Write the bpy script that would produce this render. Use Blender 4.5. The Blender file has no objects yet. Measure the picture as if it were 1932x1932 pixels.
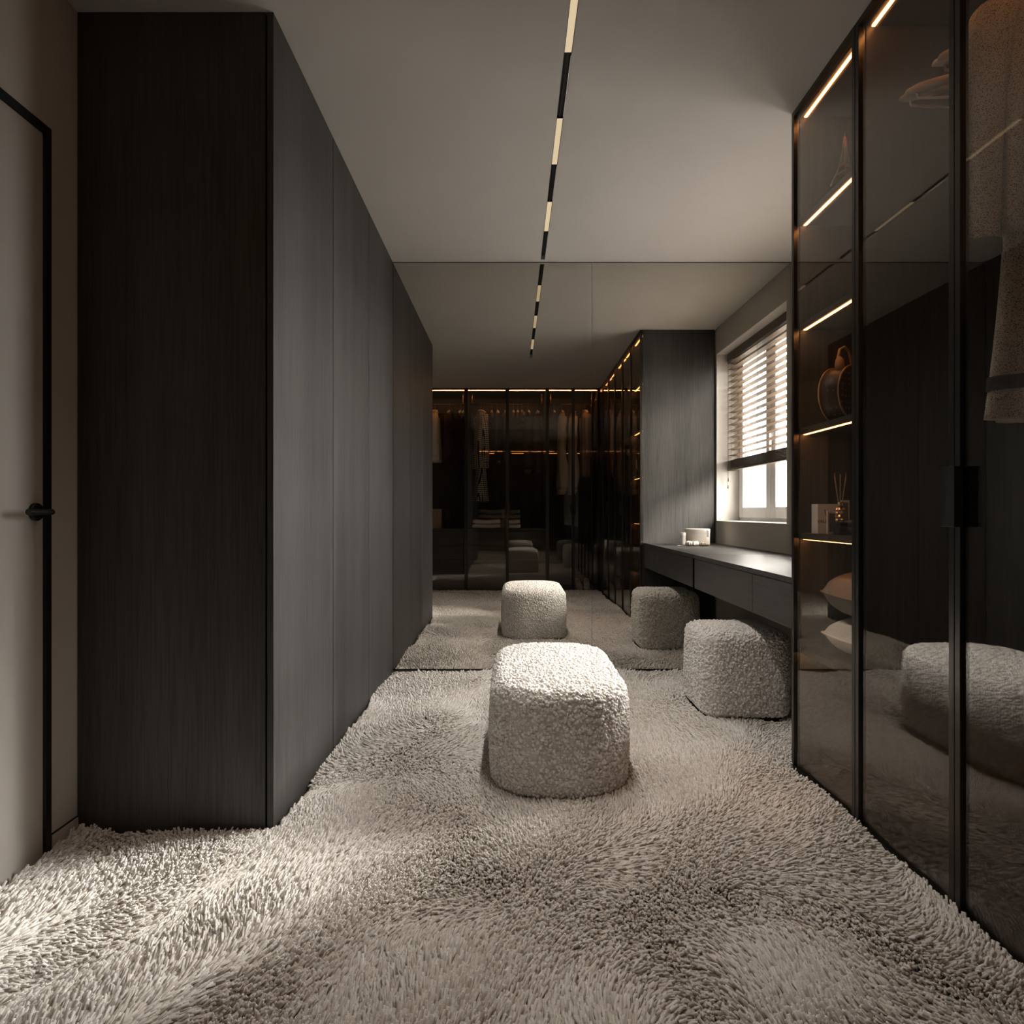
import bpy, bmesh, math, random
import numpy as np
from mathutils import Vector, noise

random.seed(7)
rng = np.random.default_rng(11)
scene = bpy.context.scene
COL = scene.collection
PI = math.pi

# ------------------------------------------------------------------ camera, sky, sun, exposure
CAM_Z = 0.987
cam_data = bpy.data.cameras.new('camera')
cam_data.sensor_width = 36.0
cam_data.lens = 36.0 * 1200.0 / 1932.0
cam_data.clip_start = 0.02
cam_data.clip_end = 100
cam = bpy.data.objects.new('camera', cam_data)
COL.objects.link(cam)
cam.location = (0, 0, CAM_Z)
cam.rotation_euler = (PI / 2, 0, 0)
scene.camera = cam

world = bpy.data.worlds.new('sky')
scene.world = world
world.use_nodes = True
bg = world.node_tree.nodes['Background']
bg.inputs[1].default_value = 23.0
_wt = world.node_tree       # bright overcast sky above the horizon, darker ground below it
_tc = _wt.nodes.new('ShaderNodeTexCoord')
_sp = _wt.nodes.new('ShaderNodeSeparateXYZ')
_wt.links.new(_tc.outputs['Generated'], _sp.inputs[0])
_mr = _wt.nodes.new('ShaderNodeMapRange')
_mr.inputs['From Min'].default_value = -0.06
_mr.inputs['From Max'].default_value = 0.02
_wt.links.new(_sp.outputs['Z'], _mr.inputs['Value'])
_cr = _wt.nodes.new('ShaderNodeValToRGB')
_cr.color_ramp.elements[0].color = (0.20, 0.185, 0.165, 1)
_cr.color_ramp.elements[1].color = (1.0, 0.965, 0.925, 1)
_wt.links.new(_mr.outputs[0], _cr.inputs[0])
_wt.links.new(_cr.outputs[0], bg.inputs[0])

sun_data = bpy.data.lights.new('sun', 'SUN')
sun_data.energy = 17.0
sun_data.angle = math.radians(20)
sun_data.color = (1.0, 0.95, 0.89)
sun = bpy.data.objects.new('sun', sun_data)
COL.objects.link(sun)
sun.location = (5, 5, 4)
sun.rotation_euler = Vector((-1, -0.56, -0.60)).to_track_quat('-Z', 'Y').to_euler()

portal_data = bpy.data.lights.new('window_portal', 'AREA')
portal_data.shape = 'RECTANGLE'
portal_data.size = 1.42
portal_data.size_y = 1.48
portal_data.cycles.is_portal = True
portal = bpy.data.objects.new('window_portal', portal_data)
COL.objects.link(portal)
portal.location = (2.07, 3.235, 1.63)
portal.rotation_euler = Vector((-1, 0, 0)).to_track_quat('-Z', 'Z').to_euler()

vs = scene.view_settings
vs.view_transform = 'Standard'
vs.look = 'None'
vs.exposure = 0.60
vs.gamma = 1.0
vs.use_curve_mapping = False
scene.cycles.max_bounces = 7
scene.cycles.diffuse_bounces = 3
scene.cycles.glossy_bounces = 5
scene.cycles.transparent_max_bounces = 16
scene.cycles.sample_clamp_indirect = 12.0
scene.cycles.adaptive_threshold = 0.1

# ------------------------------------------------------------------ materials
def new_mat(name):
    m = bpy.data.materials.new(name)
    m.use_nodes = True
    nt = m.node_tree
    return m, nt, nt.nodes['Principled BSDF']

def mapped_noise(nt, scale, vec=(1, 1, 1), detail=4.0, rough=0.55, distort=0.0):
    tc = nt.nodes.new('ShaderNodeTexCoord')
    mp = nt.nodes.new('ShaderNodeMapping')
    mp.inputs['Scale'].default_value = vec
    nt.links.new(tc.outputs['Object'], mp.inputs['Vector'])
    n = nt.nodes.new('ShaderNodeTexNoise')
    n.inputs['Scale'].default_value = scale
    n.inputs['Detail'].default_value = detail
    n.inputs['Roughness'].default_value = rough
    n.inputs['Distortion'].default_value = distort
    nt.links.new(mp.outputs[0], n.inputs['Vector'])
    return n

def ramp(nt, src, stops):
    r = nt.nodes.new('ShaderNodeValToRGB')
    els = r.color_ramp.elements
    while len(els) < len(stops):
        els.new(0.5)
    for e, (p, c) in zip(els, stops):
        e.position = p
        e.color = (*c, 1)
    nt.links.new(src, r.inputs[0])
    return r

def bump(nt, bsdf, src, strength, dist):
    b = nt.nodes.new('ShaderNodeBump')
    b.inputs['Strength'].default_value = strength
    b.inputs['Distance'].default_value = dist
    nt.links.new(src, b.inputs['Height'])
    nt.links.new(b.outputs[0], bsdf.inputs['Normal'])

def simple(name, color, rough=0.6, metal=0.0, noise_amt=0.08, scale=30, spec=0.5, bump_s=0.0):
    m, nt, b = new_mat(name)
    n = mapped_noise(nt, scale)
    lo = tuple(max(0, c * (1 - noise_amt)) for c in color)
    hi = tuple(min(1, c * (1 + noise_amt)) for c in color)
    r = ramp(nt, n.outputs['Fac'], [(0.3, lo), (0.7, hi)])
    nt.links.new(r.outputs[0], b.inputs['Base Color'])
    b.inputs['Roughness'].default_value = rough
    b.inputs['Metallic'].default_value = metal
    b.inputs['Specular IOR Level'].default_value = spec
    if bump_s:
        bump(nt, b, n.outputs['Fac'], bump_s, 0.002)
    return m

def wood(name, dark, light, rough=0.42, vec=(1, 1, 0.03), spec=0.5):
    m, nt, b = new_mat(name)
    n1 = mapped_noise(nt, 120, vec, 6, 0.7)
    n2 = mapped_noise(nt, 7, tuple(max(v, 0.05) for v in vec), 3, 0.5, 0.6)
    mix = nt.nodes.new('ShaderNodeMath')
    mix.operation = 'MULTIPLY_ADD'
    nt.links.new(n1.outputs['Fac'], mix.inputs[0])
    mix.inputs[1].default_value = 0.65
    sc = nt.nodes.new('ShaderNodeMath')
    sc.operation = 'MULTIPLY'
    sc.inputs[1].default_value = 0.35
    nt.links.new(n2.outputs['Fac'], sc.inputs[0])
    nt.links.new(sc.outputs[0], mix.inputs[2])
    r = ramp(nt, mix.outputs[0], [(0.36, dark), (0.64, light)])
    nt.links.new(r.outputs[0], b.inputs['Base Color'])
    b.inputs['Roughness'].default_value = rough
    b.inputs['Specular IOR Level'].default_value = spec
    bump(nt, b, n1.outputs['Fac'], 0.25, 0.001)
    return m

def emitter(name, color, strength):
    m = bpy.data.materials.new(name)
    m.use_nodes = True
    nt = m.node_tree
    nt.nodes.remove(nt.nodes['Principled BSDF'])
    e = nt.nodes.new('ShaderNodeEmission')
    e.inputs[0].default_value = (*color, 1)
    e.inputs[1].default_value = strength
    nt.links.new(e.outputs[0], nt.nodes['Material Output'].inputs[0])
    return m

def pane_mat(name, tint, ior, gloss_tint=(1, 1, 1), rough=0.0):
    m = bpy.data.materials.new(name)
    m.use_nodes = True
    nt = m.node_tree
    nt.nodes.remove(nt.nodes['Principled BSDF'])
    t = nt.nodes.new('ShaderNodeBsdfTransparent')
    t.inputs[0].default_value = (*tint, 1)
    g = nt.nodes.new('ShaderNodeBsdfGlossy')
    g.inputs[0].default_value = (*gloss_tint, 1)
    g.inputs['Roughness'].default_value = rough
    lw = nt.nodes.new('ShaderNodeLayerWeight')      # Schlick fresnel, the same from both sides of the pane
    lw.inputs[0].default_value = 0.5
    pw = nt.nodes.new('ShaderNodeMath'); pw.operation = 'POWER'; pw.inputs[1].default_value = 5.0
    nt.links.new(lw.outputs['Facing'], pw.inputs[0])
    f0 = ((ior - 1) / (ior + 1)) ** 2
    f = nt.nodes.new('ShaderNodeMath'); f.operation = 'MULTIPLY_ADD'
    f.inputs[1].default_value = 1 - f0
    f.inputs[2].default_value = f0
    nt.links.new(pw.outputs[0], f.inputs[0])
    mx = nt.nodes.new('ShaderNodeMixShader')
    nt.links.new(f.outputs[0], mx.inputs[0])
    nt.links.new(t.outputs[0], mx.inputs[1])
    nt.links.new(g.outputs[0], mx.inputs[2])
    nt.links.new(mx.outputs[0], nt.nodes['Material Output'].inputs[0])
    return m

def weave(name, c1, c2, scale, rough=0.9):
    m, nt, b = new_mat(name)
    tc = nt.nodes.new('ShaderNodeTexCoord')
    v = nt.nodes.new('ShaderNodeTexVoronoi')
    v.inputs['Scale'].default_value = scale
    nt.links.new(tc.outputs['Object'], v.inputs['Vector'])
    n = mapped_noise(nt, scale * 0.6, (1, 1, 1.6))
    ad = nt.nodes.new('ShaderNodeMath')
    ad.operation = 'ADD'
    nt.links.new(v.outputs['Distance'], ad.inputs[0])
    nt.links.new(n.outputs['Fac'], ad.inputs[1])
    r = ramp(nt, ad.outputs[0], [(0.62, c2), (1.0, c1)])
    nt.links.new(r.outputs[0], b.inputs['Base Color'])
    b.inputs['Roughness'].default_value = rough
    bump(nt, b, v.outputs['Distance'], 0.6, 0.004)
    return m

def checked(name, c1, c2, scale):
    m, nt, b = new_mat(name)
    tc = nt.nodes.new('ShaderNodeTexCoord')
    mp = nt.nodes.new('ShaderNodeMapping')
    mp.inputs['Scale'].default_value = (scale, scale, scale)
    nt.links.new(tc.outputs['Object'], mp.inputs[0])
    sep = nt.nodes.new('ShaderNodeSeparateXYZ')
    nt.links.new(mp.outputs[0], sep.inputs[0])
    hs = []
    xy = nt.nodes.new('ShaderNodeMath'); xy.operation = 'ADD'
    nt.links.new(sep.outputs['X'], xy.inputs[0]); nt.links.new(sep.outputs['Y'], xy.inputs[1])
    for ax in ('X', 'Z'):
        fr = nt.nodes.new('ShaderNodeMath'); fr.operation = 'FRACT'
        nt.links.new(xy.outputs[0] if ax == 'X' else sep.outputs[ax], fr.inputs[0])
        gt = nt.nodes.new('ShaderNodeMath'); gt.operation = 'GREATER_THAN'; gt.inputs[1].default_value = 0.32
        nt.links.new(fr.outputs[0], gt.inputs[0])
        hs.append(gt)
    ml = nt.nodes.new('ShaderNodeMath'); ml.operation = 'MULTIPLY'
    nt.links.new(hs[0].outputs[0], ml.inputs[0]); nt.links.new(hs[1].outputs[0], ml.inputs[1])
    r = ramp(nt, ml.outputs[0], [(0.3, c1), (0.7, c2)])
    nt.links.new(r.outputs[0], b.inputs['Base Color'])
    b.inputs['Roughness'].default_value = 0.9
    return m

def monogram(name):
    m, nt, b = new_mat(name)
    tc = nt.nodes.new('ShaderNodeTexCoord')
    v = nt.nodes.new('ShaderNodeTexVoronoi')
    v.inputs['Scale'].default_value = 48
    v.inputs['Randomness'].default_value = 0.12
    nt.links.new(tc.outputs['Object'], v.inputs['Vector'])
    r = ramp(nt, v.outputs['Distance'], [(0.16, (0.30, 0.17, 0.06)), (0.22, (0.045, 0.022, 0.012))])
    nt.links.new(r.outputs[0], b.inputs['Base Color'])
    b.inputs['Roughness'].default_value = 0.4
    return m

def mirror_mat():
    m, nt, b = new_mat('bronze_tinted_mirror')
    n = mapped_noise(nt, 2)
    r = ramp(nt, n.outputs['Fac'], [(0.3, (0.575, 0.55, 0.51)), (0.7, (0.59, 0.565, 0.525))])
    nt.links.new(r.outputs[0], b.inputs['Base Color'])
    b.inputs['Metallic'].default_value = 1.0
    b.inputs['Roughness'].default_value = 0.0
    return m

def carpet_mat():
    m, nt, b = new_mat('cream_shag')
    at = nt.nodes.new('ShaderNodeAttribute')
    at.attribute_name = 'tone'
    r = ramp(nt, at.outputs['Fac'], [(0.0, (0.62, 0.57, 0.515)), (0.55, (0.76, 0.725, 0.68)), (1.0, (0.84, 0.815, 0.785))])
    nt.links.new(r.outputs[0], b.inputs['Base Color'])
    b.inputs['Roughness'].default_value = 0.85
    b.inputs['Specular IOR Level'].default_value = 0.25
    return m

def boucle_mat():
    m, nt, b = new_mat('cream_boucle')
    at = nt.nodes.new('ShaderNodeAttribute')
    at.attribute_name = 'tone'
    n = mapped_noise(nt, 300)
    r = ramp(nt, at.outputs['Fac'], [(0.0, (0.66, 0.63, 0.59)), (0.5, (0.83, 0.805, 0.77)), (1.0, (0.93, 0.915, 0.89))])
    nt.links.new(r.outputs[0], b.inputs['Base Color'])
    b.inputs['Roughness'].default_value = 0.95
    b.inputs['Specular IOR Level'].default_value = 0.2
    bump(nt, b, n.outputs['Fac'], 0.4, 0.002)
    return m

M = {
    'ceiling': simple('warm_white_ceiling_paint', (0.55, 0.525, 0.495), 0.9, noise_amt=0.015, scale=4),
    'wall': simple('greige_wall_paint', (0.52, 0.482, 0.432), 0.85, noise_amt=0.02, scale=6),
    'reveal': simple('pale_plaster', (0.70, 0.67, 0.63), 0.85, noise_amt=0.02, scale=6),
    'floor': simple('carpet_backing', (0.42, 0.375, 0.32), 0.95),
    'carpet': carpet_mat(),
    'boucle': boucle_mat(),
    'wood': wood('charcoal_stained_oak', (0.012, 0.0108, 0.0102), (0.060, 0.0565, 0.0545), 0.55),
    'wood_h': wood('charcoal_stained_oak_horizontal', (0.022, 0.0205, 0.0195), (0.062, 0.058, 0.055), vec=(1, 0.03, 1)),
    'wood_hx': wood('charcoal_stained_oak_drawers', (0.04, 0.038, 0.0365), (0.10, 0.095, 0.09), vec=(0.03, 1, 1)),
    'inner': wood('dark_brown_oak_lining', (0.020, 0.016, 0.014), (0.055, 0.044, 0.038), 0.5),
    'black': simple('matt_black', (0.006, 0.006, 0.006), 0.5),
    'metal': simple('anthracite_aluminium', (0.085, 0.08, 0.075), 0.32, 1.0, 0.04, 60),
    'steel': simple('brushed_steel', (0.42, 0.40, 0.38), 0.35, 1.0, 0.05, 80),
    'rod': simple('bronze_rail', (0.20, 0.13, 0.09), 0.3, 1.0, 0.05, 60),
    'glass': pane_mat('smoked_bronze_glass', (0.945, 0.92, 0.89), 1.75, (0.92, 0.90, 0.87)),
    'clear': pane_mat('clear_glass', (0.97, 0.98, 0.98), 1.3),
    'mirror': mirror_mat(),
    'led': emitter('warm_led_strip', (1.0, 0.40, 0.115), 10.0),
    'led_bright': emitter('bright_warm_led_strip', (1.0, 0.42, 0.13), 24.0),
    'diffuser': emitter('warm_diffuser', (1.0, 0.78, 0.50), 0.47),
    'upvc': simple('white_window_frame', (0.78, 0.77, 0.755), 0.4, noise_amt=0.01),
    'slat': wood('taupe_wood_slats', (0.15, 0.108, 0.076), (0.25, 0.19, 0.142), 0.5, (1, 0.04, 1)),
    'slat_dark': wood('brown_wood_valance', (0.10, 0.074, 0.055), (0.17, 0.13, 0.10), 0.5, (1, 0.04, 1)),
    'door': simple('greige_door_lacquer', (0.50, 0.465, 0.42), 0.6, noise_amt=0.015, scale=5),
    'cream': simple('cream_knit', (0.80, 0.76, 0.70), 0.9, bump_s=0.4, scale=160),
    'white': simple('white_cotton', (0.78, 0.76, 0.73), 0.9, bump_s=0.3, scale=120),
    'charcoal': simple('charcoal_wool', (0.04, 0.038, 0.037), 0.9, bump_s=0.4, scale=140),
    'ribbed': wood('brown_ribbed_knit', (0.02, 0.014, 0.012), (0.09, 0.06, 0.05), 0.9, (0.02, 0.02, 1)),
    'dark_cloth': simple('slate_cloth', (0.075, 0.068, 0.066), 0.9, bump_s=0.3, scale=120),
    'beige': simple('beige_twill', (0.66, 0.57, 0.46), 0.85, bump_s=0.3, scale=160),
    'rose': simple('dusty_rose_cotton', (0.36, 0.27, 0.24), 0.85, bump_s=0.3, scale=120),
    'grey_cloth': simple('grey_velvet', (0.20, 0.185, 0.175), 0.8, bump_s=0.3, scale=90),
    'tweed': weave('grey_tweed', (0.70, 0.65, 0.59), (0.07, 0.062, 0.056), 300),
    'check': checked('black_white_check', (0.03, 0.03, 0.03), (0.78, 0.75, 0.70), 40),
    'hanger': wood('pale_wood_hanger', (0.48, 0.40, 0.32), (0.66, 0.58, 0.49), 0.5, (0.1, 1, 1)),
    'paper': simple('white_card', (0.74, 0.72, 0.70), 0.6, noise_amt=0.015),
    'tan': simple('tan_card', (0.50, 0.39, 0.26), 0.7, noise_amt=0.03),
    'ink': simple('black_ink', (0.02, 0.02, 0.02), 0.6),
    'monogram': monogram('brown_patterned_canvas'),
    'leather': simple('tan_leather_trim', (0.42, 0.24, 0.12), 0.45, noise_amt=0.1),
    'gold': simple('brass', (0.60, 0.40, 0.20), 0.25, 1.0, 0.05),
    'amber': simple('dark_amber_glass', (0.02, 0.012, 0.009), 0.08),
    'crystal': simple('smoky_cut_crystal', (0.45, 0.36, 0.28), 0.08, 0.4, 0.3, 120),
    'reed': simple('natural_reed', (0.40, 0.29, 0.20), 0.8),
    'box': simple('cream_lacquered_box', (0.66, 0.61, 0.56), 0.5, noise_amt=0.02),
    'scrunchie': simple('ivory_satin', (0.78, 0.73, 0.65), 0.5, noise_amt=0.12, scale=60),
    'leopard': weave('brown_spotted_satin', (0.62, 0.52, 0.40), (0.12, 0.07, 0.04), 75, 0.5),
    'shoe': simple('white_sneaker_leather', (0.66, 0.60, 0.55), 0.5, noise_amt=0.05),
}

# ------------------------------------------------------------------ mesh helpers
class MB:
    def __init__(self):
        self.v = []
        self.f = []
    def box(self, x0, x1, y0, y1, z0, z1):
        b = len(self.v)
        self.v += [(x0, y0, z0), (x1, y0, z0), (x1, y1, z0), (x0, y1, z0), (x0, y0, z1), (x1, y0, z1), (x1, y1, z1), (x0, y1, z1)]
        self.f += [tuple(b + i for i in q) for q in ((0, 3, 2, 1), (4, 5, 6, 7), (0, 1, 5, 4), (1, 2, 6, 5), (2, 3, 7, 6), (3, 0, 4, 7))]
        return self
    def rings(self, rings, cap=True):
        n = len(rings[0])
        b = len(self.v)
        for r in rings:
            self.v += [tuple(p) for p in r]
        for i in range(len(rings) - 1):
            for j in range(n):
                a, c = b + i * n + j, b + i * n + (j + 1) % n
                self.f.append((a, c, c + n, a + n))
        if cap:
            self.f.append(tuple(b + j for j in reversed(range(n))))
            self.f.append(tuple(b + (len(rings) - 1) * n + j for j in range(n)))
        return self
    def tube(self, pts, r, n=8, radii=None, flat=1.0):
        pts = [Vector(p) for p in pts]
        rs = []
        up = None
        for i, p in enumerate(pts):
            d = (pts[min(i + 1, len(pts) - 1)] - pts[max(i - 1, 0)]).normalized()
            if up is None:
                up = Vector((0, 0, 1)) if abs(d.z) < 0.9 else Vector((0, 1, 0))
            s = d.cross(up)
            if s.length < 1e-4:
                s = d.cross(Vector((1, 0, 0)))
            s.normalize()
            u = s.cross(d).normalized()
            up = u
            rr = radii[i] if radii else r
            rs.append([p + s * math.cos(2 * PI * k / n) * rr + u * math.sin(2 * PI * k / n) * rr * flat for k in range(n)])
        return self.rings(rs)
    def lathe(self, prof, n=24, c=(0, 0, 0)):
        return self.rings([[(c[0] + r * math.cos(2 * PI * k / n), c[1] + r * math.sin(2 * PI * k / n), c[2] + z) for k in range(n)] for r, z in prof])
    def build(self, name, mat, parent=None, smooth=False, bevel=0.0, label=None, subsurf=0):
        me = bpy.data.meshes.new(name)
        me.from_pydata(self.v, [], self.f)
        me.update()
        bm = bmesh.new(); bm.from_mesh(me)
        bmesh.ops.recalc_face_normals(bm, faces=bm.faces)
        bm.to_mesh(me); bm.free()
        if smooth:
            me.polygons.foreach_set('use_smooth', [True] * len(me.polygons))
        me.materials.append(M[mat])
        o = bpy.data.objects.new(name, me)
        COL.objects.link(o)
        if parent is not None:
            o.parent = parent
        if bevel:
            md = o.modifiers.new('bevel', 'BEVEL')
            md.width = bevel
            md.segments = 2
            md.limit_method = 'ANGLE'
        if subsurf:
            md = o.modifiers.new('subsurf', 'SUBSURF')
            md.levels = md.render_levels = subsurf
        if label:
            o['label'] = label
        return o

def box(*a):
    return MB().box(*a)

def tag(o, label, cat=None, group=None, kind=None):
    o['label'] = label
    if cat: o['category'] = cat
    if group: o['group'] = group
    if kind: o['kind'] = kind
    return o

def thing(name, label, cat=None, loc=(0, 0, 0), rz=0.0, group=None, kind=None):
    o = bpy.data.objects.new(name, None)
    o.empty_display_size = 0.1
    COL.objects.link(o)
    o.location = loc
    o.rotation_euler = (0, 0, rz)
    return tag(o, label, cat, group, kind)

def copy_thing(root, loc, rz=None, label=None):
    r = root.copy(); COL.objects.link(r)
    r.location = loc
    if rz is not None: r.rotation_euler = (0, 0, rz)
    if label: r['label'] = label
    for ch in list(root.children):
        c = ch.copy(); COL.objects.link(c); c.parent = r
        for g in list(ch.children):
            d = g.copy(); COL.objects.link(d); d.parent = c
    return r

def struct(name, mb, mat, label, bevel=0.0):
    return tag(mb.build(name, mat, None, bevel=bevel), label, None, None, 'structure')

# ------------------------------------------------------------------ dimensions (metres)
H = 2.56            # ceiling
YM = 4.0            # mirror plane
XL, XW = -1.368, -0.75      # left wall, left wardrobe front
XC, XR = 1.105, 1.757       # glass wardrobe front, window wall
YN = 2.0            # near end of the left wardrobe
YC = 2.516          # far end of the glass wardrobe
YB = -0.06          # front of the wardrobe behind the camera
ZB = -0.035         # floor under the pile
WY0, WY1 = 2.535, 3.935     # window opening along the wall
WZ0, WZ1 = 0.905, 2.345
XG = 1.955          # window plane

# ------------------------------------------------------------------ room shell
struct('floor', box(XL - 0.1, XR + 0.3, -0.85, YM + 0.1, ZB - 0.1, ZB), 'floor', 'plain floor under the shaggy cream carpet')
tx0, tx1, ty0, ty1 = 0.1785, 0.2055, 1.512, 3.964
c = MB()
c.box(XL - 0.1, tx0, -0.85, YM + 0.1, H, H + 0.1)
c.box(tx1, XR + 0.3, -0.85, YM + 0.1, H, H + 0.1)
c.box(tx0, tx1, -0.85, ty0, H, H + 0.1)
c.box(tx0, tx1, ty1, YM + 0.1, H, H + 0.1)
struct('ceiling', c, 'ceiling', 'smooth warm grey-white ceiling with a slim recessed light slot')
dy0, dy1, dz1 = 0.98, 1.883, 2.107
w = MB()
w.box(XL - 0.1, XL, -0.85, dy0, ZB, H)
w.box(XL - 0.1, XL, dy1, YM + 0.1, ZB, H)
w.box(XL - 0.1, XL, dy0, dy1, dz1 + 0.012, H)
struct('wall_left', w, 'wall', 'greige painted wall around the flush door')
w = MB()
w.box(XR, XG + 0.08, -0.85, WY0, ZB, H)
w.box(XR, XG + 0.08, WY1, YM + 0.1, ZB, H)
w.box(XR, XG + 0.08, WY0, WY1, ZB, WZ0)
w.box(XR, XG + 0.08, WY0, WY1, WZ1, H)
struct('wall_right', w, 'wall', 'greige painted window wall above the floating desk')
rv = MB()
rv.box(XR, XG, WY0, WY0 + 0.006, WZ0, WZ1)
rv.box(XR, XG, WY1 - 0.006, WY1, WZ0, WZ1)
rv.box(XR, XG, WY0, WY1, WZ1 - 0.006, WZ1)
struct('trim_1', rv, 'reveal', 'pale plastered reveal lining the window opening')
struct('trim_2', box(XR - 0.004, XG, WY0, WY1, WZ0, WZ0 + 0.008), 'reveal', 'white window sill board', 0.002)
struct('wall_front', box(XL - 0.1, XR + 0.3, YM + 0.012, YM + 0.12, ZB, H), 'wall', 'wall behind the floor-to-ceiling mirror')
struct('wall_back', box(XL - 0.1, XR + 0.3, -0.85, -0.72, ZB, H), 'wall', 'wall behind the glass-fronted wardrobes facing the mirror')
struct('baseboard_left', box(XL, XL + 0.006, dy1 + 0.001, YN - 0.002, ZB, 0.028), 'wall', 'low flush skirting strip beside the door')
struct('trim_3', box(XL, XL + 0.003, dy1 + 0.001, YN - 0.002, 0.0285, 0.0325), 'black', 'black shadow line above the skirting strip')  # shade of the gap over the skirting, painted as a black strip

# flush door in the left wall
d = thing('door_1', 'greige flush door with slim black frame and black lever handle', None, (XL, dy0, ZB), 0, None, 'structure')
dh = dz1 - ZB
dl = dy1 - dy0
box(-0.045, -0.004, 0.022, dl - 0.022, 0, dh - 0.012).build('door_leaf', 'door', d, bevel=0.002)
for (a, b_, z0, z1) in ((0, 0.0215, 0, dh + 0.012), (dl - 0.0215, dl, 0, dh + 0.012)):
    box(-0.05, 0.005, a, b_, z0, z1).build('door_frame', 'black', d)
box(-0.05, 0.005, 0.022, dl - 0.022, dh - 0.0115, dh + 0.012).build('door_frame', 'black', d)
hl = thing('lever_handle', 'black round-rose lever handle'); del hl['label']
bpy.data.objects.remove(hl)
hz = CAM_Z - ZB
hy = 1.828 - dy0
n = 28
rose = MB().rings([[(x, hy + r * math.cos(2 * PI * k / n), hz + r * math.sin(2 * PI * k / n)) for k in range(n)] for x, r in ((-0.003, 0.026), (0.004, 0.026), (0.006, 0.024))])
ho = rose.build('handle_rose', 'black', d, label='round black handle rose')
MB().tube([(0.004, hy, hz), (0.035, hy, hz), (0.048, hy - 0.004, hz), (0.05, hy - 0.02, hz), (0.05, hy - 0.095, hz)], 0.0085, 16).build('lever', 'black', ho)

# window
win = thing('window_1', 'white two-sash casement window behind the wooden blind', None, (XG, WY0, WZ0), 0, None, 'structure')
wl, wh = WY1 - WY0, WZ1 - WZ0
for (a, b_, z0, z1) in ((0.006, 0.05, 0.008, wh - 0.006), (wl - 0.05, wl - 0.006, 0.008, wh - 0.006), (0.05, wl - 0.05, 0.008, 0.045), (0.05, wl - 0.05, wh - 0.045, wh - 0.006)):
    box(0.0, 0.07, a, b_, z0, z1).build('window_frame', 'upvc', win, bevel=0.003)
for s, (a, b_) in enumerate(((0.04, wl / 2 - 0.003), (wl / 2 + 0.003, wl - 0.04))):
    fr = MB()
    t = 0.085
    z0, z1 = 0.035, wh - 0.035
    fr.box(-0.018, 0.045, a, a + t, z0, z1).box(-0.018, 0.045, b_ - t, b_, z0, z1)
    fr.box(-0.018, 0.045, a + t, b_ - t, z0, z0 + t).box(-0.018, 0.045, a + t, b_ - t, z1 - t, z1)
    so = fr.build('window_sash', 'upvc', win, bevel=0.004)
    box(0.012, 0.02, a + t - 0.01, b_ - t + 0.01, z0 + t - 0.01, z1 - t + 0.01).build('window_pane', 'clear', so)
    if s == 1:
        hb = MB().box(-0.03, -0.018, a + 0.03, a + 0.055, 0.62, 0.70)
        hb.box(-0.05, -0.03, a + 0.036, a + 0.049, 0.54, 0.67)
        hb.build('window_handle', 'upvc', so, bevel=0.003)

# ------------------------------------------------------------------ mirror wall
MX = 0.503
for x0, x1, lab in ((XW + 0.001, MX - 0.0008, 'bronze-tinted wall mirror panel beside the dark left wardrobe, reflecting the bench'),
                    (MX + 0.0008, XR - 0.001, 'bronze-tinted wall mirror panel behind the floating desk, reflecting the window')):
    r = thing('wall_mirror', lab, 'mirror', ((x0 + x1) / 2, YM, 0.0), 0, 'floor-to-ceiling mirror panels')
    hw = (x1 - x0) / 2
    box(-hw, hw, 0, 0.006, 0.001, H - 0.006).build('mirror_glass', 'mirror', r)
    box(-hw, hw, 0.0015, 0.010, -0.012, 0.0005).build('bottom_channel', 'black', r)
    box(-hw, hw, 0.0015, 0.010, H - 0.0055, H - 0.0005).build('top_channel', 'black', r)

# ------------------------------------------------------------------ left wardrobe
wr = thing('built_in_wardrobe', 'tall charcoal wood wardrobe with three handleless doors on the left', 'wardrobe', (XW, YN, ZB), 0)
hh = H - ZB
box(XL - XW + 0.001, -0.026, 0.0, 0.022, 0, hh - 0.001).build('side_panel', 'wood', wr, bevel=0.001)
box(XL - XW + 0.001, -0.030, 0.022, YM - YN - 0.001, 0, hh - 0.002).build('carcass', 'black', wr)
dw = (YM - YN) / 3
for k in range(3):
    box(-0.020, 0.0, k * dw + (0.0 if k == 0 else 0.0035), (k + 1) * dw - 0.0035, 0.0, hh - 0.001).build('wardrobe_door', 'wood', wr, bevel=0.0012)

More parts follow.
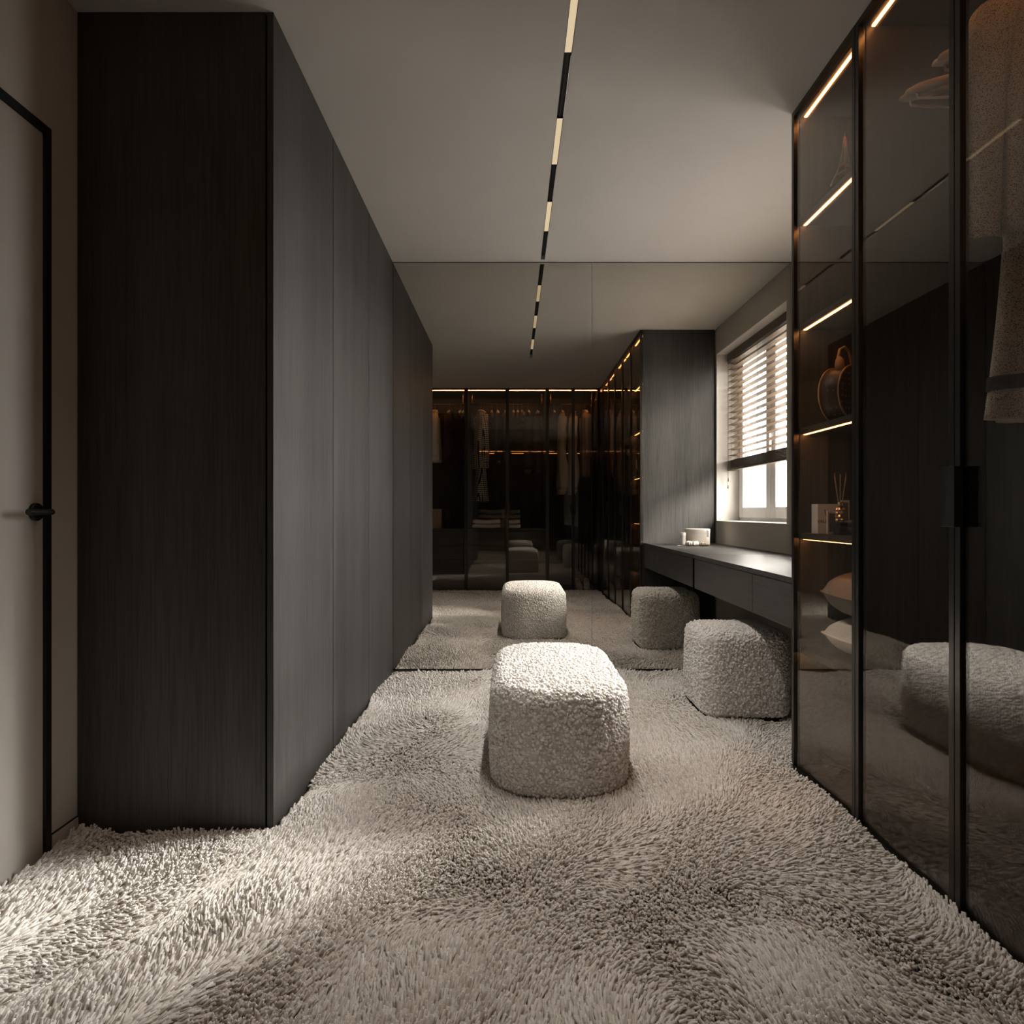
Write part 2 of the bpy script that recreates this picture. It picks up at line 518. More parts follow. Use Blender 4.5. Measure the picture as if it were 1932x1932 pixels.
# ------------------------------------------------------------------ recessed track light
tr = thing('track_light', 'slim black recessed track with alternating glowing and black modules in the ceiling', 'light', ((tx0 + tx1) / 2, ty0, H), 0)
tw = (tx1 - tx0) / 2
tl_ = ty1 - ty0
ch = MB()
ch.box(-tw, -tw + 0.0014, 0, tl_, -0.0005, 0.05).box(tw - 0.0014, tw, 0, tl_, -0.0005, 0.05).box(-tw, tw, 0, tl_, 0.05, 0.054)
ch.build('track_channel', 'black', tr)
DOWN = 2.5
yy = [(1.6, 1.843, 0), (1.8468, 2.1828, 1), (2.1828, 2.55, 0), (2.55, 2.8856, 1), (2.8856, 3.236, 0), (3.236, 3.572, 1), (3.572, 3.94, 0)]
for a, b_, lit in yy:
    if lit:
        mo = box(-tw + 0.0018, tw - 0.0018, a - ty0 + 0.001, b_ - ty0 - 0.001, 0.006, 0.045).build('light_module', 'black', tr)
        box(-tw + 0.002, tw - 0.002, a - ty0 + 0.002, b_ - ty0 - 0.002, 0.003, 0.0058).build('diffuser', 'diffuser', mo)
    else:
        mo = box(-tw + 0.0018, tw - 0.0018, a - ty0 + 0.001, b_ - ty0 - 0.001, 0.016, 0.045).build('spot_module', 'black', tr)
        box(-0.0035, 0.0035, a - ty0 + 0.003, b_ - ty0 - 0.003, 0.010, 0.0158).build('spot_louvre', 'black', mo)
        ld = bpy.data.lights.new('spot_glow', 'AREA')       # the deep-set downlights of this module
        ld.shape = 'RECTANGLE'
        ld.size, ld.size_y = 0.018, b_ - a - 0.03
        ld.energy = DOWN * (b_ - a) / 0.36
        ld.spread = math.radians(104)
        ld.color = (1.0, 0.925, 0.84)
        lo = bpy.data.objects.new('spot_glow', ld)
        COL.objects.link(lo)
        lo.parent = mo
        lo.location = (0, (a + b_) / 2 - ty0, 0.0085)

# ------------------------------------------------------------------ glass-fronted wardrobe units
# local frame: x runs along the front from the unit's start, front plane y = 0 (room on -y), depth +y
DEP = 0.64
def glass_unit(label, loc, rz, doors, shelves=(), drawers=None, handle_at=(), rod=True, name='glass_wardrobe', strip='led', mid_streak=None, side0=True, side1=True):
    r = thing(name, label, 'wardrobe', (loc[0], loc[1], ZB), rz, 'smoked glass wardrobe units')
    W = doors[-1]
    hh = H - ZB - 0.001
    y0 = 0.026
    box(0, 0.02, y0, DEP, 0, hh).build('side_panel', 'wood' if side0 else 'inner', r)
    box(W - 0.02, W, y0, DEP, 0, hh).build('side_panel', 'inner', r)
    box(0.02, W - 0.02, DEP - 0.012, DEP, 0, hh).build('back_panel', 'inner', r)
    top = box(0.02, W - 0.02, y0, DEP - 0.012, hh - 0.022, hh).build('top_panel', 'inner', r)
    box(0.02, W - 0.02, y0, DEP - 0.012, 0, 0.03).build('bottom_panel', 'inner', r)
    for i in range(len(doors) - 1):
        a, b_ = doors[i] + 0.0012, doors[i + 1] - 0.0012
        fr = MB()
        s = 0.019
        fr.box(a, a + s, 0, 0.022, 0.004, hh).box(b_ - s, b_, 0, 0.022, 0.004, hh)
        fr.box(a + s, b_ - s, 0, 0.022, 0.004, 0.028).box(a + s, b_ - s, 0, 0.022, hh - 0.02, hh)
        do = fr.build('glass_door', 'metal', r, bevel=0.0012)
        box(a + s - 0.002, b_ - s + 0.002, 0.008, 0.012, 0.026, hh - 0.018).build('glass_pane', 'glass', do)
        if i in handle_at:
            side = handle_at[i]
            hx0, hx1 = (b_ - 0.030, b_) if side > 0 else (a, a + 0.030)
            box(hx0, hx1, -0.022 if side < 0 else -0.012, -0.0005, 0.95 - ZB, 1.10 - ZB).build('door_handle', 'metal' if side > 0 else 'black', do, bevel=0.001)
        # strip under the top panel, behind this door
        box(a + 0.024, b_ - 0.024, 0.040, 0.050, hh - 0.0275, hh - 0.0225).build('light_strip', strip, top)
    for z in shelves:
        sh = box(0.0205, W - 0.0205, 0.030, DEP - 0.013, z - ZB + 0.006, z - ZB + 0.030).build('shelf', 'inner', r)
        box(0.024, W - 0.024, 0.037, 0.048, z - ZB + 0.0035, z - ZB + 0.0055).build('light_strip', 'led', sh)
    if rod:
        rb = MB().tube([(0.03, 0.30, 2.40 - ZB), (W - 0.03, 0.30, 2.40 - ZB)], 0.011, 12)
        ro = rb.build('clothes_rail', 'rod', r, smooth=True)
        for x in (0.06, W - 0.06):
            box(x - 0.006, x + 0.006, 0.29, 0.31, 2.405 - ZB, hh - 0.0225).build('rail_bracket', 'rod', ro)
    if mid_streak:
        for (a, b_, z) in mid_streak:
            lo = box(a, b_, DEP - 0.03, DEP - 0.0125, z - ZB, z - ZB + 0.012).build('ledge', 'inner', r)
            box(a, b_, DEP - 0.034, DEP - 0.0305, z - ZB + 0.003, z - ZB + 0.007).build('light_strip', 'ledge_led', lo)  # added glowing line in place of an orange streak taken for a reflection
    if drawers:
        for (a, b_) in drawers:
            ztop = 0.775 - ZB
            do = box(a, b_, 0.05, DEP - 0.013, ztop - 0.03, ztop).build('drawer_top', 'wood_hx', r, bevel=0.001)
            box(a + 0.004, b_ - 0.004, 0.075, DEP - 0.014, 0.031, ztop - 0.0305).build('drawer_case', 'black', r)
            n = 4
            z0 = 0.04
            dzz = (ztop - 0.036 - z0) / n
            for k in range(n):
                box(a + 0.002, b_ - 0.002, 0.054, 0.0745, z0 + k * dzz + 0.0015, z0 + (k + 1) * dzz - 0.0015).build('drawer_front', 'wood_hx', r, bevel=0.001)
    return r

M['ledge_led'] = emitter('dim_warm_led_strip', (1.0, 0.36, 0.10), 1.6)

RZ = -PI / 2     # units on the right: local +x runs towards the camera
glass_unit('narrow smoked glass display wardrobe with glowing shelves next to the desk', (XC, YC), RZ, [0, 0.466], shelves=(2.105, 1.695, 1.285, 0.875, 0.425), rod=False)
glass_unit('smoked glass wardrobe with hanging tweed suit, second unit from the mirror', (XC, YC - 0.4665), RZ, [0, 0.460, 0.922], handle_at={0: 1, 1: -1}, side0=False)
glass_unit('smoked glass wardrobe unit on the right side nearest the back corner', (XC, YC - 1.389), RZ, [0, 0.460, 0.922], handle_at={0: 1, 1: -1}, side0=False)
struct('trim_4', box(XC + 0.002, XC + 0.022, YB + 0.002, YC - 2.3115, ZB, H - 0.001), 'metal', 'dark metal filler strip in the corner between the two runs of glass wardrobes')

RB = PI          # units behind the camera, facing the mirror: local +x runs towards -X
def bx(X, start):
    return start - X
glass_unit('smoked glass wardrobe facing the mirror, with beige trousers and sneakers', (1.105, YB), RB, [0, 0.329, 0.656], handle_at={0: 1, 1: -1}, side0=False, strip='led_bright', mid_streak=[(0.1, 0.36, 1.78), (0.38, 0.63, 1.78)])
glass_unit('smoked glass wardrobe facing the mirror, with checked coat above folded blankets', (0.448, YB), RB, [0, 0.508, 1.03], drawers=[(0.021, 0.514), (0.516, 1.009)], handle_at={0: 1, 1: -1}, side0=False, strip='led_bright', mid_streak=[(0.03, 0.45, 1.78), (0.54, 0.98, 1.78)])
glass_unit('smoked glass wardrobe facing the mirror, with cream sweater and glass bottle', (-0.583, YB), RB, [0, 0.515, 0.783], drawers=[(0.021, 0.762)], strip='led_bright', handle_at={}, side0=False)

# ------------------------------------------------------------------ floating desk
dk = thing('floating_desk', 'dark wood floating desk with drawers under the window', 'desk', (1.14, YC, 0.51), 0)
dlen = YM - YC - 0.002
box(0, XR - 1.14 - 0.001, 0.0015, dlen, 0.186, 0.21).build('desk_top', 'wood_h', dk, bevel=0.001)
box(0.022, XR - 1.14 - 0.001, 0.004, dlen - 0.02, 0.0, 0.1855).build('drawer_box', 'wood_h', dk)
for a, b_ in ((0.004, 0.503), (0.507, dlen - 0.018)):
    box(0.002, 0.0215, a, b_, 0.0, 0.183).build('drawer_front', 'wood_h', dk, bevel=0.001)

# ------------------------------------------------------------------ poufs
def rounded_outline(hw, hd, r, n):
    r = max(min(r, hw, hd), 1e-4)
    sx, sy = max(hw - r, 0), max(hd - r, 0)
    segs = [2 * sy, PI * r / 2, 2 * sx, PI * r / 2] * 2
    tot = sum(segs)
    out = []
    for k in range(n):
        s = k / n * tot
        i = 0
        while i < 7 and s > segs[i]:
            s -= segs[i]; i += 1
        f = s / segs[i] if segs[i] > 1e-9 else 0
        if i == 0: p = (hw, -sy + 2 * sy * f)
        elif i == 1: a = f * PI / 2; p = (sx + r * math.cos(a), sy + r * math.sin(a))
        elif i == 2: p = (sx - 2 * sx * f, hd)
        elif i == 3: a = PI / 2 + f * PI / 2; p = (-sx + r * math.cos(a), sy + r * math.sin(a))
        elif i == 4: p = (-hw, sy - 2 * sy * f)
        elif i == 5: a = PI + f * PI / 2; p = (-sx + r * math.cos(a), -sy + r * math.sin(a))
        elif i == 6: p = (-sx + 2 * sx * f, -hd)
        else: a = 1.5 * PI + f * PI / 2; p = (sx + r * math.cos(a), -sy + r * math.sin(a))
        out.append(p)
    return out

KNOTS = 13000
def pouf(label, loc, rz, hw, hd, h, r, fil, dome, n, seed):
    root = thing('boucle_pouf', label, 'pouf', loc, rz, 'cream boucle poufs')
    step = 0.012
    prof = []   # (inset, z)
    fb = 0.028
    for k in range(9):
        a = k / 8 * PI / 2
        prof.append((fb * (1 - math.sin(a)), 0.012 + fb * (1 - math.cos(a))))
    z = 0.012 + fb
    zt = h - dome - fil
    m = int((zt - z) / step)
    for k in range(1, m + 1):
        f = k / m
        prof.append((0.0 - 0.006 * math.sin(PI * f), z + (zt - z) * f))
    m = int(fil * PI / 2 / step)
    for k in range(1, m + 1):
        a = k / m * PI / 2
        prof.append((fil * (1 - math.cos(a)), zt + fil * math.sin(a)))
    mn = min(hw, hd) - fil
    m = int(mn / step)
    for k in range(1, m):
        f = k / m
        prof.append((fil + mn * f, zt + fil + dome * (1 - (1 - f) ** 2)))
    rings = []
    for ins, z in prof:
        rings.append([(x, y, z) for x, y in rounded_outline(hw - ins, hd - ins, max(r - ins, 0.01) if r > ins else 0.004, n)])
    mb = MB().rings(rings)
    o = mb.build('pouf_body', 'boucle', root, smooth=True)
    # the nubbly yarn loops of the boucle cloth: thousands of small knots on the surface
    g = np.random.default_rng(seed)
    me = o.data
    me.calc_loop_triangles()
    nt_ = len(me.loop_triangles)
    tri = np.empty(nt_ * 3, np.int32); me.loop_triangles.foreach_get('vertices', tri); tri = tri.reshape(-1, 3)
    co = np.empty(len(me.vertices) * 3, np.float32); me.vertices.foreach_get('co', co); co = co.reshape(-1, 3)
    A, B, C = co[tri[:, 0]], co[tri[:, 1]], co[tri[:, 2]]
    cr = np.cross(B - A, C - A)
    ar = np.linalg.norm(cr, axis=1) / 2
    ar[(A[:, 2] < 0.016) & (B[:, 2] < 0.016) & (C[:, 2] < 0.016)] = 0
    nrm = cr / np.maximum(np.linalg.norm(cr, axis=1), 1e-12)[:, None]
    N = int(ar.sum() * KNOTS)
    idx = g.choice(nt_, N, p=ar / ar.sum())
    u, v_ = g.random(N), g.random(N)
    fl = u + v_ > 1
    u[fl], v_[fl] = 1 - u[fl], 1 - v_[fl]
    P = A[idx] + (B[idx] - A[idx]) * u[:, None] + (C[idx] - A[idx]) * v_[:, None]
    nn = nrm[idx]
    cen = np.array([0, 0, h * 0.5])
    flip = np.einsum('ij,ij->i', nn, P - cen) < 0
    nn[flip] *= -1
    rad = g.uniform(0.0042, 0.0074, N)
    P = P + nn * g.uniform(-0.0016, 0.0022, N)[:, None]
    t_ = (1 + 5 ** 0.5) / 2
    iv = np.array([(-1, t_, 0), (1, t_, 0), (-1, -t_, 0), (1, -t_, 0), (0, -1, t_), (0, 1, t_), (0, -1, -t_), (0, 1, -t_), (t_, 0, -1), (t_, 0, 1), (-t_, 0, -1), (-t_, 0, 1)], float)
    iv /= np.linalg.norm(iv[0])
    fi = np.array([(0, 11, 5), (0, 5, 1), (0, 1, 7), (0, 7, 10), (0, 10, 11), (1, 5, 9), (5, 11, 4), (11, 10, 2), (10, 7, 6), (7, 1, 8), (3, 9, 4), (3, 4, 2), (3, 2, 6), (3, 6, 8), (3, 8, 9), (4, 9, 5), (2, 4, 11), (6, 2, 10), (8, 6, 7), (9, 8, 1)])
    ang = g.uniform(0, 2 * PI, (N, 2))
    q = g.normal(size=(N, 3, 3))
    q, _ = np.linalg.qr(q)
    q = q * rad[:, None, None] * g.uniform(0.75, 1.25, (N, 1, 3))
    V = (np.einsum('ka,nab->nkb', iv, np.transpose(q, (0, 2, 1))) + P[:, None, :]).astype(np.float32)
    F = (np.arange(N) * 12)[:, None, None] + fi[None]
    km = bpy.data.meshes.new('boucle_loops')
    km.vertices.add(N * 12); km.vertices.foreach_set('co', V.ravel())
    km.loops.add(N * 60); km.loops.foreach_set('vertex_index', F.ravel().astype(np.int32))
    km.polygons.add(N * 20); km.polygons.foreach_set('loop_start', np.arange(0, N * 60, 3, dtype=np.int32)); km.polygons.foreach_set('loop_total', np.full(N * 20, 3, np.int32))
    km.polygons.foreach_set('use_smooth', np.ones(N * 20, bool))
    kt = km.attributes.new('tone', 'FLOAT', 'POINT')
    kt.data.foreach_set('value', np.repeat(np.clip(g.normal(0.5, 0.25, N), 0, 1).astype(np.float32), 12))
    km.update(calc_edges=True)
    km.validate()
    km.materials.append(M['boucle'])
    ko = bpy.data.objects.new('boucle_loops', km); COL.objects.link(ko); ko.parent = o
    ko['kind'] = 'stuff'
    b = MB().rings([[(x, y, z) for x, y in rounded_outline(hw - 0.03, hd - 0.03, max(r - 0.03, 0.01), 64)] for z in (-0.012, 0.014)])
    b.build('base', 'black', root)
    return root

pouf('large oblong cream boucle pouf bench in the middle of the carpet', (0.176, 2.63, -0.022), 0.0, 0.252, 0.435, 0.396, 0.20, 0.048, 0.012, 200, 1)
pouf('smaller square cream boucle pouf tucked at the floating desk', (1.138, 3.25, -0.010), 0.0, 0.213, 0.213, 0.425, 0.085, 0.05, 0.012, 140, 4)

# ------------------------------------------------------------------ shag carpet
def field(x, y, seed, freqs):
    g = np.random.default_rng(seed)
    out = np.zeros_like(x)
    for f, a in freqs:
        for _ in range(3):
            th = g.uniform(0, 2 * PI); ph = g.uniform(0, 2 * PI); ff = f * g.uniform(0.75, 1.3)
            out += a * np.sin(ff * (x * np.cos(th) + y * np.sin(th)) + ph)
    return out

def carpet():
    zones = [(XL + 0.01, XC - 0.012, 1.12, YN - 0.01, 27500), (XW + 0.01, XC - 0.012, YN - 0.01, 2.53, 25000),
             (XW + 0.01, XR - 0.012, 2.53, 3.25, 19000), (XW + 0.01, XR - 0.012, 3.25, YM - 0.012, 15500),
             (XL + 0.01, XC - 0.012, YB + 0.012, 1.12, 8500)]
    P, R = [], []
    for x0, x1, y0, y1, den in zones:
        sp = 1 / math.sqrt(den)
        gx, gy = np.meshgrid(np.arange(x0, x1, sp), np.arange(y0, y1, sp))
        g = np.stack([gx.ravel(), gy.ravel()], 1)
        g += rng.uniform(-0.55, 0.55, g.shape) * sp
        P.append(g)
        R.append(np.full(len(g), sp * 0.62))
    P = np.concatenate(P); R = np.concatenate(R)
    for (cx, cy, hw, hd, rr) in ((0.176, 2.63, 0.235, 0.415, 0.17), (1.138, 3.25, 0.195, 0.195, 0.06)):
        qx = np.abs(P[:, 0] - cx) - (hw - rr); qy = np.abs(P[:, 1] - cy) - (hd - rr)
        dist = np.hypot(np.maximum(qx, 0), np.maximum(qy, 0)) - rr
        k = dist > 0
        P, R = P[k], R[k]
    x, y = P[:, 0], P[:, 1]
    N = len(P)
    th = field(x, y, 3, [(2.4, 1.1), (6.0, 0.85), (14, 0.45)]) + rng.normal(0, 0.26, N)
    lean = 0.88 + 0.40 * field(x, y, 5, [(5.5, 0.5), (14, 0.42)]) + rng.normal(0, 0.17, N)
    lean = np.clip(lean, 0.15, 1.36)
    L = 0.043 * (1 + 0.10 * field(x, y, 8, [(3, 0.5), (9, 0.35)])) * rng.uniform(0.78, 1.15, N)
    # the pile lies flat at the edges of the room
    dx, dy = np.cos(th), np.sin(th)
    R = R * rng.uniform(0.78, 1.16, N)
    base = np.stack([x, y, np.full(N, ZB)], 1)
    d1 = np.stack([dx * np.sin(lean * 0.45), dy * np.sin(lean * 0.45), np.cos(lean * 0.45)], 1)
    l2 = np.minimum(lean * 1.12, 1.48)
    d2 = np.stack([dx * np.sin(l2), dy * np.sin(l2), np.cos(l2)], 1)
    p1 = base + d1 * (L * 0.48)[:, None]
    p2 = p1 + d2 * (L * 0.52)[:, None]
    for p in (p1, p2):
        p[:, 0] = np.clip(p[:, 0], XL + 0.006, XR - 0.006)
        p[:, 1] = np.clip(p[:, 1], YB + 0.005, YM - 0.006)
        w = p[:, 1] > YN - 0.005
        p[w, 0] = np.maximum(p[w, 0], XW + 0.004)
        c_ = p[:, 1] < YC + 0.004
        p[c_, 0] = np.minimum(p[c_, 0], XC - 0.006)
    side = np.stack([-dy, dx, np.zeros(N)], 1)
    spin = rng.uniform(0, 2 * PI, N)
    V = np.empty((N, 9, 3), np.float32)
    for i, (p, dd, sc) in enumerate(((base, d1, 0.85), (p1, d1, 1.0), (p2, d2, 1.02))):
        up = np.cross(side, dd)
        for k in range(3):
            a = spin + k * 2 * PI / 3
            V[:, i * 3 + k] = p + (side * np.cos(a)[:, None] + up * np.sin(a)[:, None]) * (R * sc)[:, None]
    off = (np.arange(N) * 9)[:, None]
    quads = []
    for i in (0, 3):
        for k in range(3):
            k2 = (k + 1) % 3
            quads.append((i + k, i + k2, i + 3 + k2, i + 3 + k))
    Q = (off[:, None, :] + np.array(quads)[None]).reshape(N, 24)
    T = off + np.array([[6, 7, 8]])
    loops = np.concatenate([Q, T], 1).ravel().astype(np.int32)
    tot = np.tile(np.array([4] * 6 + [3], np.int32), N)
    start = np.concatenate([[0], np.cumsum(tot)[:-1]]).astype(np.int32)
    me = bpy.data.meshes.new('carpet_pile')
    me.vertices.add(N * 9); me.vertices.foreach_set('co', V.ravel())
    me.loops.add(len(loops)); me.loops.foreach_set('vertex_index', loops)
    me.polygons.add(len(tot)); me.polygons.foreach_set('loop_start', start); me.polygons.foreach_set('loop_total', tot)
    tone = np.clip(0.52 + rng.normal(0, 0.30, N) + 0.10 * field(x, y, 21, [(3, 0.5), (8, 0.5)]), 0, 1).astype(np.float32)
    at = me.attributes.new('tone', 'FLOAT', 'POINT')
    at.data.foreach_set('value', np.repeat(tone, 9))
    me.update(calc_edges=True)
    me.validate()
    me.materials.append(M['carpet'])
    o = bpy.data.objects.new('shag_carpet', me)
    COL.objects.link(o)
    tag(o, 'thick cream shag carpet covering the whole floor', 'carpet', None, 'stuff')
carpet()

# ------------------------------------------------------------------ venetian blind
bl = thing('venetian_blind', 'taupe wooden venetian blind half lowered in the window', 'blind', (1.865, WY0 + 0.012, WZ1 - 0.006), 0)
bw = WY1 - WY0 - 0.024
box(-0.022, -0.010, 0, bw, -0.062, -0.001).build('valance', 'slat_dark', bl, bevel=0.002)
box(-0.008, 0.035, 0.004, bw - 0.004, -0.042, -0.001).build('head_rail', 'metal', bl)
slat = MB()
prof = [(-0.025, -0.001), (-0.012, 0.0012), (0.0, 0.0018), (0.012, 0.0012), (0.025, -0.001)]
ring0 = [(px, 0.003, pz + 0.0012) for px, pz in prof] + [(px, 0.003, pz - 0.0012) for px, pz in reversed(prof)]
ring1 = [(px, bw - 0.003, pz) for px, _, pz in ring0]
slat.rings([ring0, ring1])
so = slat.build('slat', 'slat', bl)
first = True
zs = [-0.085 - 0.0525 * k for k in range(16)]
zb = zs[-1] - 0.042
stack = [zb - 0.0058 * k for k in range(12)]
for k, z in enumerate(zs + stack):
    o = so if first else so.copy()
    if not first:
        COL.objects.link(o); o.parent = bl
    first = False
    o.location = (0.008, 0, z)
    o.rotation_euler = (0, math.radians(5 if k < 16 else 0), 0)
box(-0.019, 0.035, 0.002, bw - 0.002, stack[-1] - 0.022, stack[-1] - 0.004).build('bottom_rail', 'slat_dark', bl, bevel=0.002)
for yy_ in (0.10, bw / 2 - 0.02, bw - 0.10):
    for xx in (-0.0185, 0.0345):
        MB().tube([(xx, yy_, -0.05), (xx, yy_, stack[-1] - 0.004)], 0.0012, 5).build('ladder_cord', 'slat_dark', bl)
for yy_, zz in ((0.035, -1.12), (0.045, -1.06)):
    co_ = MB().tube([(-0.026, yy_, -0.05), (-0.026, yy_, zz)], 0.0011, 5).build('pull_cord', 'slat_dark', bl)
    MB().lathe([(0.002, 0.0), (0.004, -0.006), (0.006, -0.03), (0.002, -0.034)], 10, (-0.026, yy_, zz)).build('cord_tassel', 'slat_dark', co_, smooth=True)

# ------------------------------------------------------------------ garments and hangers
def make_hanger(name, label, loc, rz, group, width=0.21, mat='hanger'):
    """origin on the rail axis; local x = across the shoulders"""
    r = thing(name, label, 'hanger', loc, rz, group)
    pts = [(-0.012, 0, -0.008), (-0.013, 0, 0.006), (-0.006, 0, 0.0155), (0.006, 0, 0.0155), (0.0135, 0, 0.004), (0.011, 0, -0.012), (0.001, 0, -0.026), (0.0, 0, -0.075)]
    MB().tube(pts, 0.0022, 8).build('hook', 'steel', r, smooth=True)
    n = 12
    rings = []
    for k in range(13):
        f = -1 + 2 * k / 12
        x = width * f
        z = -0.082 - 0.055 * abs(f) ** 1.25
        hz_, hy_ = 0.013 * (1 + 0.2 * abs(f)), 0.009 + 0.012 * abs(f) ** 1.5
        if abs(f) > 0.99: hz_, hy_ = 0.008, 0.012
        rings.append([(x, hy_ * math.cos(2 * PI * j / n), z + hz_ * math.sin(2 * PI * j / n)) for j in range(n)])
    MB().rings(rings).build('hanger_body', mat, r, smooth=True)
    MB().tube([(-width * 0.86, 0, -0.135), (-width * 0.84, 0, -0.155), (width * 0.84, 0, -0.155), (width * 0.86, 0, -0.135)], 0.004, 8).build('trouser_bar', mat, r, smooth=True)
    return r

def loop(z, hx, hy, cx=0, cy=0, n=36, fold=0.0, k=5, ph=0.0, e=0.75):
    out = []
    for j in range(n):
        t = 2 * PI * j / n
        c_, s_ = math.cos(t), math.sin(t)
        w = 1 + fold * math.sin(k * t + ph)
        x = math.copysign(abs(c_) ** e, c_) * hx * (1 + 0.3 * fold * math.sin(k * t + ph))
        y = math.copysign(abs(s_) ** e, s_) * hy * w
        out.append((cx + x, cy + y, z))
    return out

def top_garment(name, label, cat, loc, rz, mat, length=0.62, w=0.21, thick=0.05, group=None, sleeve=0.55, skirt=None, trim=None, collar=True):
    r = thing(name, label, cat, loc, rz, group)
    z0 = -0.098
    ring = []
    rows = [(0.0, 0.055, 0.030), (-0.015, 0.09, 0.034), (-0.035, w * 0.72, 0.038), (-0.055, w * 0.95, 0.040), (-0.09, w * 1.02, 0.044), (-0.17, w * 0.98, 0.05), (-0.30, w * 0.94, thick)]
    m = 9
    for k in range(1, m + 1):
        f = k / m
        rows.append((-0.30 - (length - 0.30) * f, w * (0.94 + 0.10 * f), thick * (1 + 0.25 * f)))
    for i, (z, hx, hy) in enumerate(rows):
        f = max(0, min(1, (-z - 0.1) / 0.3))
        ring.append(loop(z0 + z, hx, hy, fold=0.26 * f, k=7, ph=1.3 + z * 2.2))
    MB().rings(ring).build('garment_body', mat, r, smooth=True)
    for s in (-1, 1):
        if sleeve <= 0: continue
        rr = []
        for k in range(9):
            f = k / 8
            cx = s * (w * 0.93 + 0.045 * math.sin(min(f * 2.2, 1.57)))
            z = z0 - 0.055 - sleeve * f
            rr.append(loop(z, 0.050 - 0.014 * f, 0.048 - 0.010 * f, cx, -0.012 * f, 20, 0.06, 4, f * 7))
        sl = MB().rings(rr).build('sleeve', mat, r, smooth=True)
        if trim:
            f = 1.0
            MB().rings([loop(z0 - 0.055 - sleeve - 0.002, 0.040, 0.042, s * (w * 0.93 + 0.045), -0.012, 20), loop(z0 - 0.055 - sleeve + 0.03, 0.0405, 0.0425, s * (w * 0.93 + 0.045), -0.012, 20)]).build('cuff', trim, sl, smooth=True)
    if collar:
        MB().rings([loop(z0 + 0.022, 0.052, 0.032), loop(z0 + 0.008, 0.064, 0.040), loop(z0 - 0.014, 0.078, 0.042)]).build('collar', trim or mat, r, smooth=True)
    if skirt:
        z1 = z0 - length + 0.04
        rr = [loop(z1 - skirt * k / 8, w * (0.78 + 0.16 * k / 8), thick * (0.8 + 0.5 * k / 8), fold=0.22 * k / 8, k=6, ph=0.4 + k * 0.2) for k in range(9)]
        so_ = MB().rings(rr).build('lower_garment', mat, r, smooth=True)
        if trim:
            zb_ = z1 - skirt
            MB().rings([loop(zb_ + 0.105, w * 0.925, thick * 1.25, fold=0.2, k=6, ph=1.8), loop(zb_ + 0.07, w * 0.935, thick * 1.28, fold=0.2, k=6, ph=1.85)]).build('hem_band', trim, so_, smooth=True)
    return r

def trousers(label, loc, rz, mat, length, group, buttons=False, flare=1.0):
    r = thing('trousers', label, 'trousers', loc, rz, group)
    z0 = -0.135
    MB().rings([loop(z0, 0.17, 0.030), loop(z0 - 0.02, 0.172, 0.034), loop(z0 - 0.045, 0.174, 0.036)]).build('waistband', mat, r, smooth=True)
    for s in (-1, 1):
        rr = []
        for k in range(13):
            f = k / 12
            cx = s * (0.088 + 0.004 * f)
            rr.append(loop(z0 - 0.04 - (length - 0.04) * f, 0.086 - 0.026 * f * flare, 0.042 + 0.012 * math.sin(f * 9 + s) + 0.01 * math.sin(f * 3), cx, 0.012 * s * math.sin(f * 6), 24, 0.10, 3, f * 5 + s))
        lg = MB().rings(rr).build('trouser_leg', mat, r, smooth=True)
        MB().rings([loop(z0 - length + 0.012, 0.066, 0.050, s * 0.092, 0, 24), loop(z0 - length - 0.05, 0.070, 0.040, s * 0.092, 0.018, 24)]).build('trouser_cuff', mat, lg, smooth=True)
        if buttons:
            for k in range(4):
                MB().rings([[(s * 0.092 + 0.06, 0.006 * math.cos(2 * PI * j / 10) , z0 - length + 0.06 + 0.045 * k + 0.006 * math.sin(2 * PI * j / 10)) for j in range(10)],
                            [(s * 0.092 + 0.068, 0.006 * math.cos(2 * PI * j / 10), z0 - length + 0.06 + 0.045 * k + 0.006 * math.sin(2 * PI * j / 10)) for j in range(10)]]).build('button', 'black', lg)
    return r

RAILZ = 2.40
yb = YB - 0.30          # rail behind the camera
Q = PI / 2
G = 'clothes in the wardrobe facing the mirror'
GH = 'wooden hangers in the wardrobe facing the mirror'
def hang_back(X, maker, rz=Q, hl=None):
    make_hanger('clothes_hanger', hl, (X, yb, RAILZ), rz, GH)
    maker((X, yb, RAILZ), rz)

hang_back(-1.01, lambda p, a: top_garment('cream_sweater', 'cream long-sleeved sweater hanging next to the brown ribbed cardigan', 'sweater', p, a, 'cream', 0.66, 0.2, 0.062, G), Q - 0.03, 'pale wooden hanger holding the cream sweater')
hang_back(-0.815, lambda p, a: top_garment('ribbed_cardigan', 'dark brown ribbed cardigan hanging beside the cream sweater', 'cardigan', p, a, 'ribbed', 0.68, 0.2, 0.062, G), Q + 0.03, 'pale wooden hanger holding the brown ribbed cardigan')
h0 = make_hanger('clothes_hanger', 'empty wooden hanger just right of the brown ribbed cardigan', (-0.675, yb, RAILZ), Q, GH)
copy_thing(h0, (-0.63, yb, RAILZ), Q, 'empty wooden hanger nearest the checked coat, on the cardigan side')
hang_back(-0.41, lambda p, a: top_garment('checked_coat', 'black and white checked coat and skirt hanging full length', 'coat', p, a, 'check', 0.74, 0.17, 0.06, G, 0.62, skirt=0.48), Q - 0.33, 'pale wooden hanger holding the checked coat')
copy_thing(h0, (-0.262, yb, RAILZ), Q, 'empty wooden hanger between the checked coat and the slate shirts')
hang_back(-0.190, lambda p, a: top_garment('slate_shirt', 'dark slate shirt nearest the checked coat', 'shirt', p, a, 'charcoal', 0.68, 0.19, 0.032, G), Q - 0.04, 'pale wooden hanger holding the dark slate shirt')
